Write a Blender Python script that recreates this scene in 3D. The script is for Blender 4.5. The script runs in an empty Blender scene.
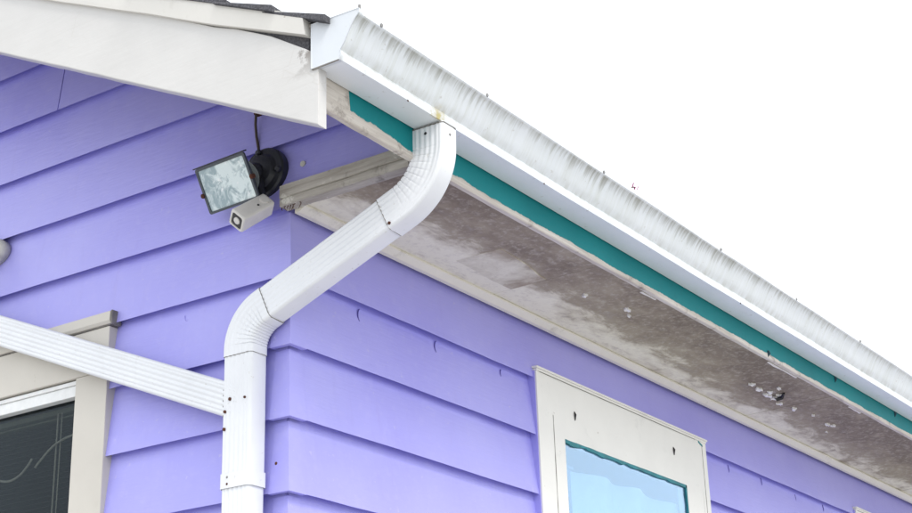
import bpy, bmesh, math, random
from mathutils import Vector, Matrix, Euler, noise

random.seed(7)
S = 0.16            # metres per siding course: all layout below is in courses
ZO = 14.44          # courses from the ground up to the layout's z = 0
scene = bpy.context.scene
C = scene.collection

# ------------------------------------------------------------------ camera
def W(x, y, z):
    return Vector((x*S, y*S, (z+ZO)*S))
cam_d = bpy.data.cameras.new('camera')
cam = bpy.data.objects.new('camera', cam_d); C.objects.link(cam)
yaw, pit, roll = 0.582541957, 0.370493044, -0.0325601556
fw = Vector((math.cos(yaw)*math.cos(pit), math.sin(yaw)*math.cos(pit), math.sin(pit)))
r0 = Vector((math.sin(yaw), -math.cos(yaw), 0)); u0 = r0.cross(fw)
rt = r0*math.cos(roll)+u0*math.sin(roll); up = u0*math.cos(roll)-r0*math.sin(roll)
m = Matrix((rt, up, -fw)).transposed().to_4x4()
m.translation = W(-15.1669409, -12.7148347, -4.4437984)
cam.matrix_world = m
cam_d.sensor_width = 36.0
cam_d.lens = 1536.25454/912*36.0
cam_d.clip_start = 0.05; cam_d.clip_end = 2000
scene.camera = cam

# ------------------------------------------------------------------ world, sun, exposure
SUN_EL, SUN_AZ = 52.0, -118.0        # azimuth: degrees from +X towards +Y, where the light comes from
w = bpy.data.worlds.new('World'); scene.world = w; w.use_nodes = True
nt = w.node_tree; nt.nodes.clear()
out = nt.nodes.new('ShaderNodeOutputWorld'); bg = nt.nodes.new('ShaderNodeBackground')
sky = nt.nodes.new('ShaderNodeTexSky'); sky.sky_type = 'NISHITA'; sky.sun_disc = False
sky.sun_elevation = math.radians(SUN_EL); sky.sun_rotation = math.radians(90-SUN_AZ)
sky.dust_density = 4.0
mix = nt.nodes.new('ShaderNodeMix'); mix.data_type = 'RGBA'; mix.inputs[0].default_value = 0.88
mix.inputs[7].default_value = (10.6, 11.0, 11.6, 1)       # even cloud cover
nt.links.new(sky.outputs[0], mix.inputs[6]); nt.links.new(mix.outputs[2], bg.inputs[0])
bg.inputs[1].default_value = 0.1
nt.links.new(bg.outputs[0], out.inputs[0])
sd = bpy.data.lights.new('sun', 'SUN'); sd.energy = 1.4; sd.angle = math.radians(24); sd.color = (1, .97, .92)
sun = bpy.data.objects.new('sun', sd); C.objects.link(sun)
e, a = math.radians(SUN_EL), math.radians(SUN_AZ)
sun.rotation_euler = (-Vector((math.cos(e)*math.cos(a), math.cos(e)*math.sin(a), math.sin(e)))).to_track_quat('-Z', 'Y').to_euler()
sun.location = (-4, -6, 9)
scene.render.engine = 'CYCLES'
scene.view_settings.view_transform = 'Standard'; scene.view_settings.look = 'None'
scene.view_settings.exposure = 0.68; scene.view_settings.gamma = 1
scene.view_settings.use_curve_mapping = False

# ------------------------------------------------------------------ materials
class NT:
    def __init__(self, name):
        self.m = bpy.data.materials.new(name); self.m.use_nodes = True
        self.t = self.m.node_tree; self.b = self.t.nodes['Principled BSDF']
        self.co = self.t.nodes.new('ShaderNodeTexCoord').outputs['Object']
        geo = self.t.nodes.new('ShaderNodeNewGeometry'); self.pos = geo.outputs['Position']
    def n(self, typ, **kw):
        nd = self.t.nodes.new(typ)
        for k, v in kw.items(): setattr(nd, k, v)
        return nd
    def l(self, a, b): self.t.links.new(a, b)
    def mapping(self, scale=(1, 1, 1), loc=(0, 0, 0)):
        mp = self.n('ShaderNodeMapping'); self.l(self.pos, mp.inputs[0])
        mp.inputs['Scale'].default_value = scale; mp.inputs['Location'].default_value = loc
        return mp.outputs[0]
    def noise(self, scale, detail=4, rough=.55, vec=None, dist=0):
        nd = self.n('ShaderNodeTexNoise'); nd.inputs['Scale'].default_value = scale
        nd.inputs['Detail'].default_value = detail; nd.inputs['Roughness'].default_value = rough
        nd.inputs['Distortion'].default_value = dist
        self.l(vec if vec is not None else self.pos, nd.inputs['Vector']); return nd.outputs[0]
    def ramp(self, fac, stops):
        nd = self.n('ShaderNodeValToRGB'); self.l(fac, nd.inputs[0]); cr = nd.color_ramp
        while len(cr.elements) < len(stops): cr.elements.new(.5)
        for el, (p, c) in zip(cr.elements, stops):
            el.position = p; el.color = c if len(c) == 4 else (*c, 1)
        return nd.outputs[0]
    def rng(self, v, a, b, c=0, d=1):
        nd = self.n('ShaderNodeMapRange'); self.l(v, nd.inputs[0])
        for i, q in enumerate((a, b, c, d)): nd.inputs[i+1].default_value = q
        return nd.outputs[0]
    def math(self, op, a, b=0.0):
        nd = self.n('ShaderNodeMath', operation=op)
        for i, q in enumerate((a, b)):
            if isinstance(q, (int, float)): nd.inputs[i].default_value = q
            else: self.l(q, nd.inputs[i])
        return nd.outputs[0]
    def mix(self, f, a, b):
        nd = self.n('ShaderNodeMix', data_type='RGBA')
        for i, q in ((0, f), (6, a), (7, b)):
            if isinstance(q, (int, float)): nd.inputs[i].default_value = q
            elif isinstance(q, tuple): nd.inputs[i].default_value = (*q, 1) if len(q) == 3 else q
            else: self.l(q, nd.inputs[i])
        return nd.outputs[2]
    def sep(self):
        nd = self.n('ShaderNodeSeparateXYZ'); self.l(self.pos, nd.inputs[0]); return nd.outputs
    def bump(self, h, strength=.3, dist=.002):
        nd = self.n('ShaderNodeBump'); nd.inputs['Strength'].default_value = strength
        nd.inputs['Distance'].default_value = dist; self.l(h, nd.inputs['Height']); self.l(nd.outputs[0], self.b.inputs['Normal'])
    def fin(self, col, rough=.5, spec=.4):
        if isinstance(col, tuple): self.b.inputs['Base Color'].default_value = (*col, 1)
        else: self.l(col, self.b.inputs['Base Color'])
        if isinstance(rough, (int, float)): self.b.inputs['Roughness'].default_value = rough
        else: self.l(rough, self.b.inputs['Roughness'])
        self.b.inputs['Specular IOR Level'].default_value = spec
        return self.m

def mat_purple():
    t = NT('purple_paint')
    big = t.noise(1.7, 4, .6); fine = t.noise(38, 5, .65)
    base = t.mix(t.rng(big, .35, .68), (.336, .318, .775), (.394, .380, .805))
    spk = t.rng(t.noise(85, 2, .5, dist=.4), .715, .75)
    c = t.mix(t.math('MULTIPLY', t.rng(fine, .5, .75), .22), base, (.52, .49, .80))
    runs = t.rng(t.noise(1, 5, .7, vec=t.mapping((26, 26, 2.2))), .56, .72)
    c = t.mix(t.math('MULTIPLY', runs, .16), c, (.30, .26, .64))
    c = t.mix(t.math('MULTIPLY', spk, .35), c, (.55, .52, .72))
    h = t.math('ADD', t.noise(1, 5, .6, vec=t.mapping((14, 14, 120))), t.math('MULTIPLY', t.noise(5, 3), 2.0))
    t.bump(h, .35, .0022)
    return t.fin(c, t.rng(fine, .3, .7, .34, .52), .6)

def mat_white_metal(name, streak=0, base=(.765, .78, .80)):
    t = NT(name)
    n = t.noise(9, 5, .6)
    c = t.mix(t.rng(n, .4, .7), base, tuple(q*.95 for q in base))
    sp = t.rng(t.noise(120, 2, .5), .70, .74)
    c = t.mix(t.math('MULTIPLY', sp, .35), c, (.42, .37, .30))
    scuff = t.rng(t.noise(1, 6, .7, vec=t.mapping((30, 30, 4))), .58, .74)
    c = t.mix(t.math('MULTIPLY', scuff, .22), c, (.60, .60, .57))
    t.bump(t.noise(13, 3), .10, .003)
    return t.fin(c, .38, .45)

def mat_gutter():
    # white baked paint; algae below the rim runs down the face in fine streaks
    t = NT('gutter_paint'); s = t.sep()
    x = s['X']; z = s['Z']
    zrel = t.math('SUBTRACT', z, t.math('ADD', t.math('MULTIPLY', x, .0085), (4.44+ZO)*S))
    st = t.noise(1, 5, .72, vec=t.mapping((80, 8, 4)))
    st2 = t.noise(1, 4, .65, vec=t.mapping((34, 4, 3), (3.1, 0, 0)))
    ln = t.noise(2.6, 3, .5)
    td = t.rng(zrel, .084, .016)                      # 0 under the rim, 1 at the lip
    run = t.math('ADD', t.math('MULTIPLY', t.rng(st, .40, .70), .42), t.math('MULTIPLY', t.rng(st2, .40, .68), .22))
    run = t.math('MULTIPLY', run, t.rng(ln, .34, .62, .35, 1.0))
    run = t.math('MULTIPLY', run, t.rng(x, 1.0, 2.6, 1.0, .55))
    msk = t.math('MULTIPLY', t.rng(t.math('SUBTRACT', run, td), -.10, .40), t.rng(zrel, .0862, .0832))
    faint = t.math('MULTIPLY', t.rng(st, .42, .74), t.math('MULTIPLY', t.rng(zrel, .020, .035), .46))
    low = t.math('MULTIPLY', t.math('MULTIPLY', t.rng(zrel, .0165, .0185), t.rng(zrel, .040, .019)), t.rng(t.noise(1, 5, .7, vec=t.mapping((40, 10, 10))), .44, .66))
    base = t.mix(t.rng(t.noise(6, 4), .4, .7), (.745, .775, .79), (.70, .735, .745))
    c = t.mix(faint, base, (.52, .54, .47))
    c = t.mix(t.math('MULTIPLY', low, .6), c, (.42, .42, .36))
    c = t.mix(t.math('MULTIPLY', msk, .86), c, (.215, .21, .165))
    spk = t.rng(t.noise(60, 3, .6), .66, .72)
    c = t.mix(t.math('MULTIPLY', spk, .4), c, (.40, .36, .30))
    # yellow lichen and rust on the lip round the outlet
    dx = t.math('ABSOLUTE', t.math('SUBTRACT', x, -.045)); blot = t.rng(t.math('ADD', dx, t.math('MULTIPLY', t.noise(70, 5, .7), .10)), .078, .050)
    blot = t.math('MULTIPLY', blot, t.math('MULTIPLY', t.rng(zrel, .034, .012), t.rng(s['Y'], -.424, -.430)))
    c = t.mix(t.math('MULTIPLY', blot, .85), c, t.mix(t.noise(70, 3), (.55, .48, .08), (.30, .20, .08)))
    t.bump(t.noise(7, 3), .12, .004)
    return t.fin(c, .42, .4)

def mat_trim(name, base, dirt=(.35, .32, .27), amt=.25, rough=.55):
    t = NT(name)
    n = t.noise(5, 6, .65); g = t.noise(1, 6, .7, vec=t.mapping((9, 9, 9), (1, 2, 3)))
    c = t.mix(t.rng(n, .38, .7), base, tuple(q*.94 for q in base))
    c = t.mix(t.math('MULTIPLY', t.rng(g, .60, .78), amt), c, dirt)
    chips = t.rng(t.noise(34, 4, .7), .70, .715)
    c = t.mix(t.math('MULTIPLY', chips, .55), c, (.40, .36, .30))
    t.bump(t.math('ADD', t.noise(26, 5, .6), t.math('MULTIPLY', t.noise(4, 3), 2)), .25, .0025)
    return t.fin(c, rough, .3)

def mat_rake():
    t = NT('rake_paint'); s = t.sep()
    n = t.noise(4, 5, .6)
    c = t.mix(t.rng(n, .4, .7), (.585, .575, .555), (.55, .54, .52))
    crack = t.n('ShaderNodeTexVoronoi', feature='DISTANCE_TO_EDGE'); crack.inputs['Scale'].default_value = 1
    t.l(t.mapping((20, 13, 34)), crack.inputs['Vector'])
    cm = t.math('MULTIPLY', t.rng(crack.outputs[0], .035, .0), t.rng(t.noise(3.1, 4, .6), .54, .62))
    c = t.mix(t.math('MULTIPLY', cm, .22), c, (.42, .39, .34))
    # paint gone and grime on the last hand's breadth of the lower end, along the top
    edge = t.math('ADD', t.math('MULTIPLY', s['Y'], -1.0), t.math('MULTIPLY', t.noise(20, 5, .7), .25))
    pe = t.math('MULTIPLY', t.rng(edge, .455, .475), t.rng(s['Z'], 3.005, 3.06))
    c = t.mix(t.math('MULTIPLY', pe, .85), c, (.20, .18, .16))
    t.bump(t.math('ADD', t.noise(22, 5), t.math('MULTIPLY', t.noise(1, 5, .6, vec=t.mapping((60, 6, 60))), .8)), .3, .003)
    return t.fin(c, .5, .3)

def mat_teal():
    t = NT('peeling_teal_paint'); s = t.sep()
    n = t.noise(3, 4)
    teal = t.mix(t.rng(n, .35, .7), (.002, .175, .190), (.004, .215, .228))
    teal = t.mix(t.math('MULTIPLY', t.rng(t.noise(40, 4, .7), .6, .7), .3), teal, (.006, .13, .15))
    grain = t.noise(1, 5, .7, vec=t.mapping((4, 60, 90)))
    wood = t.mix(t.rng(grain, .35, .7), (.46, .415, .36), (.70, .66, .60))
    wood = t.mix(t.rng(t.noise(16, 5, .7), .56, .70), wood, (.27, .235, .205))
    zb = t.math('ADD', t.math('MULTIPLY', t.math('MAXIMUM', s['X'], 0.0), .0095), (4.02+ZO)*S)
    lim = t.math('ADD', t.math('MULTIPLY', t.noise(9, 6, .7), t.rng(s['X'], -.1, .3, .034, .020)), t.rng(s['X'], -.26, -.05, .010, .003))
    lim = t.math('ADD', lim, t.rng(s['X'], -.250, -.272, 0, .2))
    bare = t.rng(t.math('SUBTRACT', t.math('SUBTRACT', s['Z'], zb), lim), .0012, -.0012)
    c = t.mix(bare, teal, wood)
    t.bump(t.math('ADD', t.math('MULTIPLY', bare, -1.0), t.math('MULTIPLY', grain, .5)), .5, .0015)
    return t.fin(c, t.rng(bare, 0, 1, .55, .85), .18)

def mat_wood(name='weathered_wood', a=(.33, .30, .26), b=(.54, .51, .46)):
    t = NT(name)
    grain = t.noise(1, 6, .7, vec=t.mapping((60, 5, 80)))
    c = t.mix(t.rng(grain, .33, .68), a, b)
    c = t.mix(t.rng(t.noise(11, 5, .7), .55, .68), c, tuple(q*.55 for q in a))
    c = t.mix(t.rng(t.noise(17, 5, .7), .60, .66), c, (.66, .64, .58))
    t.bump(grain, .6, .002)
    return t.fin(c, .85, .2)

def mat_soffit():
    t = NT('soffit_mildew'); s = t.sep()
    x = s['X']; y = s['Y']
    n1 = t.noise(3.2, 7, .62, vec=t.mapping((.8, 1.6, 1)), dist=.3)
    n2 = t.noise(13, 7, .68, vec=t.mapping((.7, 1.4, 1)), dist=.4)
    n3 = t.noise(60, 4, .7)
    # mould has spread from the gutter side inwards, further along the far end
    g = t.math('ADD', t.rng(y, -.07, -.24, .0, .74), t.rng(x, .7, 2.0, 0, .22))
    g = t.math('ADD', g, t.rng(x, .30, .12, 0, .16))
    d = t.math('ADD', g, t.math('ADD', t.math('MULTIPLY', t.math('SUBTRACT', n1, .5), 1.15), t.math('MULTIPLY', t.math('SUBTRACT', n2, .5), 1.15)))
    c = t.ramp(d, [(.10, (.81, .78, .64)), (.30, (.645, .605, .485)), (.46, (.375, .328, .248)), (.75, (.278, .234, .178)), (1, (.20, .163, .126))])
    c = t.mix(t.math('MULTIPLY', t.rng(n3, .50, .68), .40), c, (.56, .52, .45))
    c = t.mix(t.math('MULTIPLY', t.rng(n2, .58, .72), .5), c, (.42, .385, .33))
    fl = t.math('MULTIPLY', t.rng(t.noise(30, 5, .7), .715, .73), t.rng(t.noise(2.3, 2), .50, .56))
    c = t.mix(t.math('MULTIPLY', fl, .7), c, (.66, .64, .60))
    t.bump(t.math('ADD', n2, t.math('MULTIPLY', n3, .5)), .35, .003)
    return t.fin(c, .85, .2)

def mat_patch():
    t = NT('pale_patch_paint'); s = t.sep()
    n = t.noise(13, 7, .7, dist=.4)
    edge = t.math('ADD', t.rng(s['Y'], -.17, -.225, 0, .30), t.rng(s['X'], .70, .78, 0, .26))
    d = t.math('ADD', n, edge)
    c = t.ramp(d, [(.40, (.74, .71, .585)), (.60, (.62, .585, .47)), (.78, (.40, .345, .265)), (1, (.26, .22, .17))])
    c = t.mix(t.math('MULTIPLY', t.rng(t.noise(60, 4, .7), .5, .7), .35), c, (.50, .45, .36))
    t.bump(n, .4, .003)
    return t.fin(c, .85, .2)

def mat_shingle():
    t = NT('asphalt_shingle')
    n = t.noise(230, 3, .7); b = t.noise(7, 3)
    c = t.mix(t.rng(n, .35, .7), (.045, .045, .052), (.15, .15, .165))
    c = t.mix(t.math('MULTIPLY', t.rng(b, .4, .7), .5), c, (.09, .085, .085))
    t.bump(n, .8, .003)
    return t.fin(c, .9, .2)

def mat_plain(name, col, rough=.5, spec=.4, metal=0, bump=0, var=.12):
    t = NT(name)
    n = t.noise(31, 4, .6)
    c = t.mix(t.rng(n, .35, .7), col, tuple(q*(1-var) for q in col))
    if bump: t.bump(t.noise(bump, 4), .35, .002)
    t.b.inputs['Metallic'].default_value = metal
    return t.fin(c, rough, spec)

def mat_glass(name, tint, refl, ior, bumpscale=0, rough=.02, bumpd=.002):
    m = bpy.data.materials.new(name); m.use_nodes = True; t = m.node_tree; t.nodes.clear()
    o = t.nodes.new('ShaderNodeOutputMaterial'); mx = t.nodes.new('ShaderNodeMixShader')
    tr = t.nodes.new('ShaderNodeBsdfTransparent'); tr.inputs[0].default_value = (*tint, 1)
    gl = t.nodes.new('ShaderNodeBsdfGlossy'); gl.inputs[0].default_value = (*refl, 1); gl.inputs['Roughness'].default_value = rough
    # share of mirror light: lo head-on, rising to hi at a glancing view
    fr = t.nodes.new('ShaderNodeLayerWeight'); fr.inputs[0].default_value = .5
    pw = t.nodes.new('ShaderNodeMath'); pw.operation = 'POWER'; pw.inputs[1].default_value = ior[2]; t.links.new(fr.outputs['Facing'], pw.inputs[0])
    mr = t.nodes.new('ShaderNodeMapRange'); mr.inputs[3].default_value = ior[0]; mr.inputs[4].default_value = ior[1]; t.links.new(pw.outputs[0], mr.inputs[0])
    if bumpscale:
        no = t.nodes.new('ShaderNodeTexNoise'); no.inputs['Scale'].default_value = bumpscale; no.inputs['Detail'].default_value = 3
        ge = t.nodes.new('ShaderNodeNewGeometry'); t.links.new(ge.outputs['Position'], no.inputs['Vector'])
        bp = t.nodes.new('ShaderNodeBump'); bp.inputs['Distance'].default_value = bumpd; bp.inputs['Strength'].default_value = .5
        t.links.new(no.outputs[0], bp.inputs['Height']); t.links.new(bp.outputs[0], gl.inputs['Normal']); t.links.new(bp.outputs[0], fr.inputs['Normal'])
    t.links.new(mr.outputs[0], mx.inputs[0]); t.links.new(tr.outputs[0], mx.inputs[1]); t.links.new(gl.outputs[0], mx.inputs[2])
    t.links.new(mx.outputs[0], o.inputs[0]); return m

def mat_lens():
    # pebbled lamp glass over a bright reflector; mottled reflections painted into the colour, darker on one side
    t = NT('lamp_glass_painted_reflections'); s = t.sep()
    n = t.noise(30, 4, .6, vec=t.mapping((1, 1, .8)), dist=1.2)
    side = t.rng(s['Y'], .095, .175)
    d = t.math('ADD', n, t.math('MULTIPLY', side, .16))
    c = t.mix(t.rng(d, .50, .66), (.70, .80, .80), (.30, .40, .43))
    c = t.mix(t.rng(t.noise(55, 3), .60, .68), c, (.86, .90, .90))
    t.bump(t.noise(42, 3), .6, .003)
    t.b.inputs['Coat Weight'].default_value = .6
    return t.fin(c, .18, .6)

M = dict(
    purple=mat_purple(), metal=mat_white_metal('white_downspout_paint'), gutter=mat_gutter(), endcap=mat_white_metal('end_cap_paint', base=(.60, .63, .66)),
    rake=mat_rake(), teal=mat_teal(), wood=mat_wood(), soffit=mat_soffit(), shingle=mat_shingle(),
    cove=mat_trim('dirty_white_trim_paint', (.78, .75, .67), (.33, .30, .24), .7),
    cream=mat_trim('white_window_paint', (.80, .79, .745), (.50, .50, .47), .45),
    moulding=mat_trim('cream_moulding_paint', (.72, .70, .65), amt=.3),
    beige=mat_trim('beige_casing_paint', (.60, .57, .51), (.45, .42, .36), .25),
    sash=mat_plain('white_sash_paint', (.80, .81, .80), .4),
    tealstrip=mat_plain('teal_paint_rest', (.012, .225, .26), .5, var=.4),
    black=mat_plain('black_cast_metal', (.018, .020, .026), .42, .5, bump=120),
    housing=mat_plain('dark_grey_lamp_housing', (.060, .072, .085), .40, .5, bump=90),
    reflector=mat_plain('pebbled_reflector', (.74, .82, .83), .3, .6, metal=.25, bump=45, var=.35),
    sensor=mat_plain('off_white_plastic', (.66, .64, .60), .42, .45),
    darklens=mat_plain('dark_plastic', (.012, .012, .016), .2, .5),
    rust=mat_plain('rusty_screw', (.115, .045, .028), .8, .2, var=.5),
    zinc=mat_plain('dull_zinc', (.30, .29, .28), .55, .4, metal=.6),
    cable=mat_plain('brown_cable', (.085, .065, .055), .6),
    fixture=mat_plain('weathered_grey_metal', (.58, .57, .52), .6, .35, bump=40, var=.35),
    blind=mat_plain('dark_blind_slat', (.034, .037, .042), .5, .35),
    rail=mat_plain('olive_blind_rail', (.22, .21, .13), .5),
    cord=mat_plain('pale_cord', (.62, .56, .42), .7),
    curtain=mat_plain('white_curtain', (.80, .84, .88), .8, .1),
    room=mat_plain('dim_room_plaster', (.22, .22, .23), .9, .1),
    grey_post=mat_plain('grey_post_paint', (.12, .12, .15), .6),
    sealant=mat_plain('grey_sealant', (.27, .255, .235), .8, .2, var=.4),
    peel=mat_plain('white_paint_flake', (.80, .79, .76), .7, .2),
    patch=mat_patch(),
    petal=mat_plain('pink_petal', (.52, .16, .30), .6),
    stem=mat_plain('dry_stem', (.12, .08, .06), .8),
    concrete=mat_plain('pale_concrete', (.44, .43, .41), .9, .2, bump=30, var=.25),
    found=mat_plain('grey_foundation', (.30, .29, .28), .9, .2),
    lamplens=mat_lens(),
    glass_a=mat_glass('dark_window_glass', (.60, .63, .65), (.8, .9, .95), (.012, .9, 4)),
    glass_b=mat_glass('pale_blue_window_glass', (.80, .91, 1.0), (.66, .84, 1.0), (.14, .90, 2.0), 2.0, .02, .0006),
)

# ------------------------------------------------------------------ mesh helpers
def obj(name, verts, faces, mat, parent=None, smooth=False, bevel=0, recalc=True):
    me = bpy.data.meshes.new(name)
    bm = bmesh.new()
    vs = [bm.verts.new(v) for v in verts]
    for f in faces:
        try: bm.faces.new([vs[i] for i in f])
        except ValueError: pass
    if recalc: bmesh.ops.recalc_face_normals(bm, faces=bm.faces[:])
    bm.to_mesh(me); bm.free()
    if smooth: me.shade_smooth()
    me.materials.append(M[mat])
    o = bpy.data.objects.new(name, me); C.objects.link(o)
    if parent: o.parent = parent
    if bevel:
        b = o.modifiers.new('bevel', 'BEVEL'); b.width = bevel; b.segments = 2; b.limit_method = 'ANGLE'; b.angle_limit = math.radians(35)
    return o

class MB:
    def __init__(s): s.v = []; s.f = []
    def add(s, vs, fs):
        o = len(s.v); s.v += [Vector(q) for q in vs]; s.f += [tuple(i+o for i in f) for f in fs]
    def hexa(s, p):      # 8 points: bottom ring then top ring
        s.add(p, [(0, 3, 2, 1), (4, 5, 6, 7), (0, 1, 5, 4), (1, 2, 6, 5), (2, 3, 7, 6), (3, 0, 4, 7)])
    def box(s, a, b, fn=None):
        p = [(a[0], a[1], a[2]), (b[0], a[1], a[2]), (b[0], b[1], a[2]), (a[0], b[1], a[2]),
             (a[0], a[1], b[2]), (b[0], a[1], b[2]), (b[0], b[1], b[2]), (a[0], b[1], b[2])]
        s.hexa([(fn or W)(*q) for q in p])
    def rings(s, rs, closed=True, caps=True):
        n = len(rs[0]); o = len(s.v)
        for r in rs: s.v += [Vector(q) for q in r]
        for i in range(len(rs)-1):
            for j in range(n if closed else n-1):
                k = (j+1) % n
                s.f.append((o+i*n+j, o+i*n+k, o+(i+1)*n+k, o+(i+1)*n+j))
        if caps and closed:
            s.f.append(tuple(o+j for j in range(n))[::-1]); s.f.append(tuple(o+(len(rs)-1)*n+j for j in range(n)))
    def tube(s, pts, r, n=8):
        rs = []
        for i, p in enumerate(pts):
            p = Vector(p); t = (Vector(pts[min(i+1, len(pts)-1)])-Vector(pts[max(i-1, 0)])).normalized()
            a = t.orthogonal().normalized() if i == 0 else (a - t*a.dot(t)).normalized()
            b = t.cross(a); rr = r[i] if isinstance(r, (list, tuple)) else r
            rs.append([p+(a*math.cos(k*2*math.pi/n)+b*math.sin(k*2*math.pi/n))*rr for k in range(n)])
        s.rings(rs)
    def build(s, name, mat, parent=None, smooth=False, bevel=0): return obj(name, s.v, s.f, mat, parent, smooth, bevel)

def tag(o, label, cat, group=None):
    o['label'] = label; o['category'] = cat
    if group: o['group'] = group
    return o
def empty(name, loc):
    o = bpy.data.objects.new(name, None); C.objects.link(o); o.location = loc; o.empty_display_size = .1
    return o
def adopt(root):
    """children were built in world coordinates; keep them there under a root that is not at the origin"""
    inv = Matrix.Translation(root.location).inverted()
    for ch in root.children: ch.matrix_parent_inverse = inv

def gable(u, d, z): return W(-d, u, z)     # wall coordinates: along the wall, outwards, up
def eave(u, d, z): return W(u, -d, z)
def nz(*a): return noise.noise(Vector(a))

# ------------------------------------------------------------------ ground
g = obj('ground', [(-60, -60, 0), (60, -60, 0), (60, 60, 0), (-60, 60, 0)], [(0, 1, 2, 3)], 'concrete'); g['kind'] = 'structure'

# ------------------------------------------------------------------ the house
LX, LY = 48.0, 30.0                 # house length and depth
PIT = .49
def roof_z(y): return 5.02 + PIT*(min(y, LY-y)+2.25)      # underside of the roof boards
house = empty('house', (0, 0, 0))
tag(house, 'purple clapboard house with white rake board and teal fascia', 'house')

def wall(name, fn, length, win, gab=False):
    """sheathing with window openings; win: list of (u0,u1,z0,z1)"""
    mb = MB(); us = sorted({.2, length} | {q for w_ in win for q in w_[:2]})
    ztop = 4.6
    for a_, b_ in zip(us, us[1:]):
        hole = [w_ for w_ in win if w_[0] <= a_ and b_ <= w_[1]]
        if hole:
            mb.box((a_, -.45, -13.2), (b_, -.16, hole[0][2]), fn); mb.box((a_, -.45, hole[0][3]), (b_, -.16, ztop), fn)
        else: mb.box((a_, -.45, -13.2), (b_, -.16, ztop), fn)
    if gab:
        p = [(-2.15, 4.62), (LY+2.15, 4.62), (LY+2.15, roof_z(LY+2.15)-.02), (LY/2, roof_z(LY/2)-.02), (-2.15, roof_z(-2.15)-.02)]
        n = len(p); o = len(mb.v)
        mb.v += [fn(u, -.45, z) for u, z in p] + [fn(u, -.16, z) for u, z in p]
        mb.f += [tuple(o+i for i in range(n)), tuple(o+n+i for i in range(n))] + [(o+i, o+(i+1) % n, o+n+(i+1) % n, o+n+i) for i in range(n)]
    return mb.build(name, 'room', house)

GWIN = (4.0, 9.0, -4.6, 2.25)         # openings
EWIN = [(7.0, 12.1, -4.6, 2.25), (22.1, 27.2, -4.6, 2.25)]
GCAS = (3.36, 9.64); ECAS = [(6.33, 12.93), (21.45, 28.05)]
gable_wall = wall('gable_wall', gable, LY, [GWIN], True)
eave_wall = wall('eave_wall', eave, LX, EWIN)
mb = MB(); mb.box((LX-.3, .3, -13.2), (LX, LY-.3, 4.6)); mb.build('far_wall', 'purple', house)
mb = MB(); mb.box((.17, LY-.3, -13.2), (LX, LY, 4.6)); mb.build('back_wall', 'purple', house)
mb = MB(); mb.box((.5, .5, 4.3), (LX-.5, LY-.5, 4.55)); mb.build('ceiling', 'room', house)
mb = MB(); mb.box((13, .5, -13.2), (13.3, LY-.5, 4.28)); mb.box((16, .5, -13.2), (16.3, LY-.5, 4.28))
mb.box((.5, 12, -13.2), (12.9, 12.3, 4.28)); mb.build('partition', 'room', house)
mb = MB(); mb.box((.05, .05, -14.5), (LX-.05, LY-.05, -13.22)); mb.build('foundation', 'found', house)

def board(wallo, fn, k, ua, ub, seed, gab=False):
    """one clapboard; its lower edge stands proud and the next course laps over its top"""
    n = max(2, int((ub-ua)/.55)); v = []; f = []; cnt = 0
    off = .012*nz(k*3.1, seed, 1.5)
    for i in range(n+1):
        u = ua+(ub-ua)*i/n
        zb = k + off*.6 + .012*nz(u*.35, k*2.3, seed) + .006*nz(u*2.1, k*1.7, seed)
        zt = k+1.22
        if gab:
            zt = min(zt, roof_z(u)-.03)
            if u < -.05: zb = max(zb, 4.06)
        zt = max(zt, zb+.004)
        wv = .010*nz(u*.5, k*1.1, seed+9)
        dd = lambda z: .052-.120*(z-k) + wv
        v += [fn(u, dd(zb), zb), fn(u, dd(zt), zt), fn(u, dd(zt)-.03, zt), fn(u, -.085+wv*.3, zb+.17)]
        if i:
            b = 4*i; a_ = b-4
            f += [(a_, b, b+1, a_+1), (a_+1, b+1, b+2, a_+2), (a_+2, b+2, b+3, a_+3), (a_+3, b+3, b, a_)]
    f += [(0, 1, 2, 3), (4*n, 4*n+1, 4*n+2, 4*n+3)]
    return obj('siding_board', v, f, 'purple', wallo, bevel=.0012)

def courses(wallo, fn, length, cas, seed, k0, k1, joints={}, gab=False):
    for k in range(k0, k1):
        a_, b_ = (.10 if k < 4 else 0.0), length
        if gab and k >= 4:
            a_ = -2.2; b_ = length+2.2
            lo = (k - 4.99)/PIT - 2.25
            if lo > a_: a_ = lo; b_ = length-lo
            if b_-a_ < .4: continue
        spans = [(a_, b_)]
        if k < 3 and k > -6:
            for c0, c1 in cas:
                ns = []
                for s0, s1 in spans:
                    if c0+.06 < s1 and c1-.06 > s0: ns += [(s0, c0+.06), (c1-.06, s1)]
                    else: ns.append((s0, s1))
                spans = ns
        js = list(joints.get(k, ())) or [random.uniform(13.5, 18) if gab else random.uniform(29, 36)]
        for j in js:
            ns = []
            for s0, s1 in spans:
                if s0+1 < j < s1-1: ns += [(s0, j-.012), (j+.012, s1)]
                else: ns.append((s0, s1))
            spans = ns
        for s0, s1 in spans: board(wallo, fn, k, s0, s1, seed, gab)

courses(gable_wall, gable, LY, [GCAS], 3.3, -13, 13, {7: (4.89,)}, True)
courses(eave_wall, eave, LX, ECAS, 8.8, -13, 4)
# folded metal caps over the mitred corner, one per course
for k in range(-13, 4):
    z0, z1 = k-.006, k+.965
    o0, o1 = .063, .063-.120*.97+.002; i0, i1 = o0-.08, o1-.03
    mb = MB()
    e0 = .29+.012*nz(k, 1, 1)
    mb.rings([[W(-o_, e0, z), W(-o_, -o_, z), W(e0, -o_, z), W(e0, -i_, z), W(-i_, -i_, z), W(-i_, e0, z)] for z, o_, i_ in ((z0, o0, i0), (z1, o1, i1))])
    mb.build('corner_cap', 'purple', gable_wall)

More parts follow.
